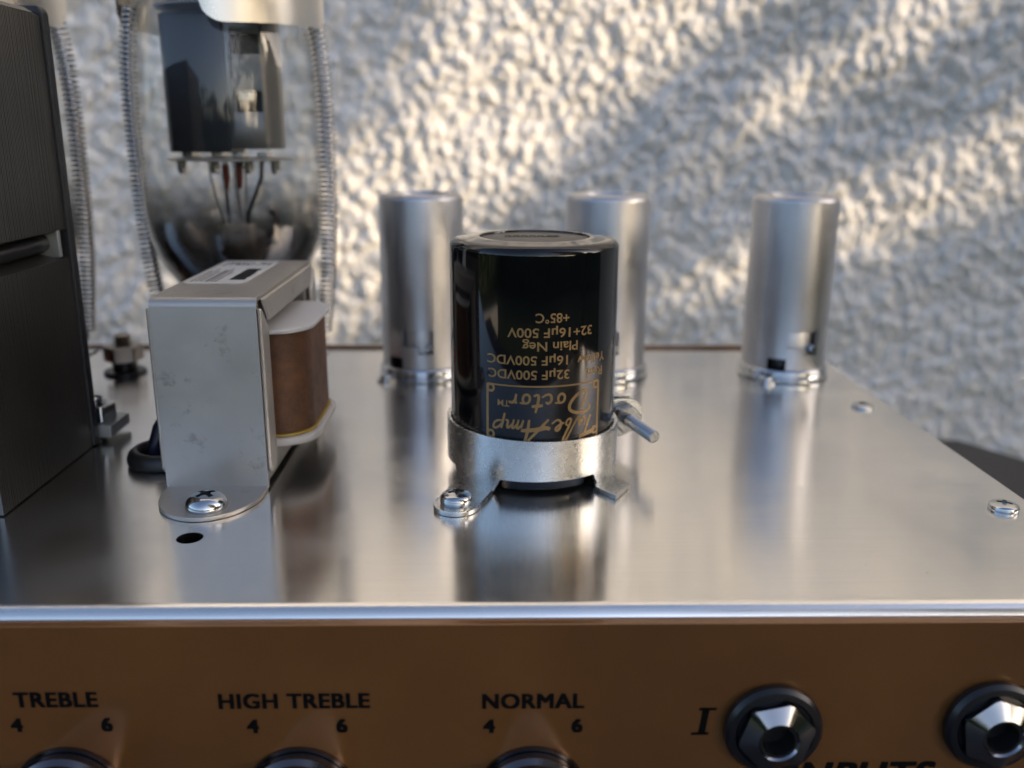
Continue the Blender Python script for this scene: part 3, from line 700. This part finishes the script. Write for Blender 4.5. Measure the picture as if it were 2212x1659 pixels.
# ------------------------------------------------------------------ power valves and their spring retainers
def make_valve():
    c = thing('power_valve', '', 'valve', (0, 0, 0), 'glass power valves')
    gp = [(13.5, 26.5), (15.6, 28.5), (17.2, 31), (19.6, 34.5), (21.7, 38.5), (23.1, 43), (23.75, 49), (23.8, 60), (23.8, 76), (23.5, 86), (22.7, 94), (21, 101), (18, 107), (13, 111), (6, 113.2), (0, 113.8)]
    MB().lathe(gp, n=96).build('glass_bulb', GLASS, c, smooth=80)
    gi = [(13.0, 27), (15.1, 28.7), (16.7, 31.2), (19.0, 34.8), (21.0, 38.8), (22.4, 43.2), (23.0, 49), (23.05, 60)]
    MB().lathe(gi, n=72).build('getter_coating', GETTER, c, smooth=80)
    MB().lathe([(0, 4.2), (16.4, 4.2), (17.0, 5), (17.2, 26), (16.4, 28.6), (15.4, 29), (0, 28.4)], n=72).build('valve_base', BLKPLASTIC, c, smooth=40)
    MB().lathe([(0, 0.05), (19.5, 0.05), (19.5, 3.9), (18, 4.1), (0, 4.1)], n=72).build('socket', REDBASE, c, smooth=40)
    # anode box: dark left half with a chamfered flank, grey right half with a window
    an = MB().prism([(-15.2, -4.5), (-13.4, -7.0), (1.9, -7.4), (1.9, 7.4), (-12.6, 7.0), (-15.2, 3)], 65.3, 100).build('anode_half', ANODE, c, bevel=0.4)
    g1 = MB().prism([(2.0, -7.5), (11.8, -7.2), (14.2, -3), (14.2, 3), (11.8, 7.2), (2.0, 7.5)], 66.2, 100).build('anode_half', ANODEG, c, bevel=0.5)
    cut = [MB().box(4.2, 11.0, -12, -2.5, 75.6, 81.0).build('cut', ANODEG, c), MB().box(4.2, 11.0, -12, -2.5, 90.0, 95.0).build('cut', ANODEG, c)]
    boolean(g1, cut); g1.data.set_sharp_from_angle(angle=R(30))
    MB().box(4.3, 8.4, -5.4, -4.8, 78.6, 80.8).build('grid_bar', NICKEL, c, bevel=0.1)
    for z in (75.7, 90.1): MB().box(4.25, 10.95, -4.2, -2.6, z, z+(5.2 if z < 80 else 4.8)).build('window_dark_plate', RUBBER, c)  # dark plates put in to stand for the shade inside the windows
    MB().lathe([(0, 63.2), (16.6, 63.2), (16.8, 63.4), (16.6, 63.7), (0, 63.7)], n=48).build('mica_disc', MICA, c)
    MB().lathe([(0, 101.2), (16.6, 101.2), (16.6, 101.7), (0, 101.7)], n=48).build('mica_disc', MICA, c)
    for x in (-11, -3.2, 2.4, 9.0): MB().box(x-1.4, x+1.4, -3.5, 3.5, 63.8, 65.3).build('support_collar', NICKEL, c, bevel=0.2)
    for x, y in ((-12.5, -4), (12.6, -4), (-4, -3), (5.2, -3), (1.2, 3)):
        MB().lathe([(0, 59.6), (0.9, 59.6), (1.3, 61), (1.3, 63.15), (0, 63.15)], (x, y, 0), 16).build('eyelet', NICKEL, c)
    stem = MB().prism(rounded_rect(-4.6, 4.6, -2.6, 2.6, 1.2), 29, 46).build('stem', STEM, c, bevel=0.8, seg=3)
    for x0, x1, yy, rw in ((-5.8, -3.8, -2, .28), (-3.0, -2.6, 1, .22), (-1.4, -1.8, -1.5, .3), (-0.2, 0.2, 1.2, .22), (1.4, 1.6, -1.6, .3), (3.2, 2.6, .8, .22), (8.6, 3.8, -2.2, .55)):
        MB().tube([(x0, yy, 63.1), (x0*0.9+x1*0.1, yy, 58.5), ((x0+x1)/2, yy, 54), (x1, yy*0.6, 49), (x1*0.9, yy*0.4, 45.5)], rw, 8).build('lead', WIRE, c)
    for x, y in ((-1.6, -1.5), (2.0, -1.5)):
        MB().lathe([(0, 55.5), (0.5, 55.6), (1.0, 58.5), (1.0, 62), (0, 62)], (x, y, 0), 12).build('heater_sleeve', REDBASE, c)
    MB().tube([(9, 2.5, 49.2), (10.2, 2.2, 48.6), (10.7, 2, 46), (10.9, 2, 38), (10.9, 2, 28)], 0.9, 10).build('support_rod', WIRE, c)
    return c
def helix(mb, path, rad, wire, pitch, nseg=12, m=6):
    P = [Vector(p) for p in path]; L = [0]
    for a, b2 in zip(P, P[1:]): L.append(L[-1]+(b2-a).length)
    tot = L[-1]; n = int(tot/pitch*nseg); pts = []
    for i in range(n+1):
        s = tot*i/n; k = max(j for j in range(len(P)-1) if L[j] <= s+1e-9); f = (s-L[k])/(L[k+1]-L[k])
        c = P[k].lerp(P[k+1], f); d = (P[k+1]-P[k]).normalized(); u = Vector((0, 1, 0)); u = (u-d*u.dot(d)).normalized(); v_ = d.cross(u)
        a = 2*math.pi*s/pitch; pts.append(c+(u*math.cos(a)+v_*math.sin(a))*rad)
    return mb.tube(pts, wire, m)
def smooth_path(P, it=3):
    P = [Vector(p) for p in P]
    for _ in range(it):
        Q = [P[0]]
        for a, b2 in zip(P, P[1:]): Q += [a*.75+b2*.25, a*.25+b2*.75]
        Q.append(P[-1]); P = Q
    return P
def make_retainer():
    c = thing('spring_retainer', '', 'valve retainer', (0, 0, 0), 'spring valve retainers')
    for sx in (-1, 1):
        pth = smooth_path([(sx*22.6, 0, 15), (sx*24.2, 0, 27), (sx*25.6, 0, 42), (sx*26.1, 0, 62), (sx*26.2, 0, 80), (sx*25.4, 0, 92), (sx*23.8, 0, 102)])
        helix(MB(), pth, 1.95, 0.40, 1.32).build('spring', SPRING, c, smooth=60)
        MB().tube(smooth_path([(sx*22.6, 0, 16), (sx*22.4, 0, 13), (sx*21.6, 0, 11), (sx*22.2, 0, 9.5)]), 0.45, 8).build('hook', SPRING, c)
        MB().box(min(sx*18.5, sx*23.6), max(sx*18.5, sx*23.6), -3, 3, 8.2, 9.2).build('anchor', BRIGHT, c, bevel=0.2)
        MB().box(min(sx*17.6, sx*18.5), max(sx*17.6, sx*18.5), -3, 3, 0.1, 9.2).build('bracket', BRIGHT, c, bevel=0.2)
    # top cap: disc with two curved skirts, one each side
    MB().lathe([(0, 115), (20, 115), (24.6, 112), (25.0, 111.5), (25.0, 110.5), (24.2, 111), (19.6, 113.9), (0, 113.9)], n=72).build('top_cap', RETAIN, c)
    for a0, a1 in ((4, 96), (184, 276)):
        m = MB(); A = np.linspace(a0, a1, 40); vs = []
        for a in A:
            u = (a-a0)/(a1-a0); rr = 6.0
            d0 = (a-a0)/57.3*25; d1 = (a1-a)/57.3*25
            zl = 95.6+1.2*u
            for d in (d0, d1):
                if d < rr: zl = max(zl, 95.6+1.2*u+rr-math.sqrt(max(rr*rr-(rr-d)**2, 0)))
            for r2, z in ((25.9, zl), (26.5, zl), (26.5, 112), (25.9, 112)): vs.append((r2*math.sin(R(a)), -r2*math.cos(R(a)), z))
        n = len(A); fs = [(4*i+k, 4*(i+1)+k, 4*(i+1)+(k+1) % 4, 4*i+(k+1) % 4) for i in range(n-1) for k in range(4)] + [(3, 2, 1, 0), tuple(4*(n-1)+k for k in range(4))]
        m.add(vs, fs).build('cap_skirt', RETAIN, c, smooth=50)
    return c
vl = make_valve(); rt = make_retainer()
for i, (x, y, lv, lr) in enumerate(((-71.6, 256, 'large glass power valve with dark anode, standing behind the choke', 'coil spring retainer holding the glass valve behind the choke'),
                            (-139.2, 256, 'glass power valve almost hidden behind the laminated transformer', 'coil spring retainer of the valve behind the laminated transformer'))):
    a = vl if i == 0 else dup(vl); b2 = rt if i == 0 else dup(rt)
    for o_, l_ in ((a, lv), (b2, lr)): o_.location = (x*MM, y*MM, 0); o_['label'] = l_

# ------------------------------------------------------------------ unseen tree added to shade the amplifier, hedge added to darken reflections
LIT = [[(-150, -110), (-135, 20), (-120, 45), (-85, 80), (-50, 120), (-20, 180), (330, 195), (350, 165), (335, 153), (250, 105), (162, 56), (100, 33), (50, 14), (40, -110)],
       [(70, -36), (110, -14), (162, 3), (250, 51), (335, 99), (430, 142), (450, 80), (345, 20), (250, -10), (170, -45)],
       [(-420, 185), (-300, 240), (-420, 420), (-300, 700), (900, 700), (820, 380), (640, 250), (520, 190), (330, 195), (-20, 180)],
       [(-330, -130), (-330, -20), (-240, 15), (-180, 0), (-180, -130)]]
def inside(p, poly_):
    x, y = p; r = False; j = len(poly_)-1
    for i in range(len(poly_)):
        (xi, yi), (xj, yj) = poly_[i], poly_[j]
        if (yi > y) != (yj > y) and x < (xj-xi)*(y-yi)/(yj-yi)+xi: r = not r
        j = i
    return r
def leaf(vs, fs, c, size, rnd, wide=0.5):
    d = Vector((rnd.gauss(0, 1), rnd.gauss(0, 1), rnd.gauss(0, .7))).normalized(); u = d.orthogonal().normalized()
    u.rotate(Matrix.Rotation(rnd.uniform(0, 6.28), 3, d)); nrm = d.cross(u); k = len(vs)
    vs += [c-d*size*.5, c+u*size*wide*.5-nrm*size*.06, c+d*size*.5, c-u*size*wide*.5-nrm*size*.06, c+nrm*size*.05]
    fs += [(k, k+1, k+4), (k+1, k+2, k+4), (k+2, k+3, k+4), (k+3, k, k+4)]
rnd = random.Random(21); vs, fs = [], []
for i in range(46000):
    wx = rnd.uniform(-2100, 3200); wz = rnd.uniform(-560, 740)
    dist = rnd.uniform(2700, 3500); sz = rnd.uniform(35, 65)
    if any(inside((wx, wz), q) for q in LIT) and rnd.random() > 0.006: continue  # crown left open over LIT, shaping the sun patches on the wall
    edge = max(abs(wx-550)/2650, abs(wz-90)/650)
    if edge > 0.8 and rnd.random() < (edge-0.8)*3: continue
    leaf(vs, fs, Vector((wx, WY, wz))+S*dist, sz, rnd)
tc_ = Vector((-300, WY, 0))+S*3100
tr_ = thing('added_shade_tree', 'unseen leafy tree added on the sunny side, crown shaped to dapple the wall', 'tree', (tc_.x, tc_.y, -860))
MB().add(vs, fs).build('crown', LEAF, tr_, smooth=0, recalc=False)
base = Vector((tc_.x, tc_.y, -860))
mt = MB().tube([base, base+Vector((20, 30, 700)), base+Vector((-30, 10, 1500)), base+Vector((10, -20, 2350))], [75, 60, 48, 25], 12)
for a in range(7):
    an = a*0.9; z0 = 1100+a*150
    mt.tube([base+Vector((0, 0, z0)), base+Vector((300*math.cos(an), 300*math.sin(an), z0+230)), base+Vector((620*math.cos(an), 620*math.sin(an), z0+330))], [30, 20, 8], 8)
mt.build('trunk', BARK, tr_)
hd = thing('hedge', 'unseen hedge added round the camera to darken reflections and block low sky glow', 'hedge', (0, -6000, -860)); vs, fs = [], []
LINE = [(7600, 1500), (7600, -6000), (-6500, -6000), (-6500, 500)]
for (ax_, ay_), (bx_, by_) in zip(LINE, LINE[1:]):
    for i in range(5000):
        u = rnd.random(); top = (2350 if ax_ > 7000 and ay_ > 0 else 1450)+220*math.sin(u*23)+130*math.sin(u*61)
        c = Vector((ax_+(bx_-ax_)*u+rnd.gauss(0, 130), ay_+(by_-ay_)*u+rnd.gauss(0, 130), -860+rnd.uniform(0, 1)**0.7*top))
        leaf(vs, fs, c, rnd.uniform(100, 230), rnd, 0.6)
MB().add(vs, fs).build('foliage', LEAF, hd, smooth=0, recalc=False)
MB().box(7540, 7660, -6000, 1500, -860, 1250).build('light_block_core', LEAF, hd)  # solid boxes added so no light passes through the hedge
MB().box(-6500, 7530, -6060, -5940, -860, 330).build('light_block_core', LEAF, hd)
MB().box(-6560, -6440, -5930, 500, -860, 330).build('light_block_core', LEAF, hd)

for o in bpy.data.objects:
    if '_o' in o: del o['_o']
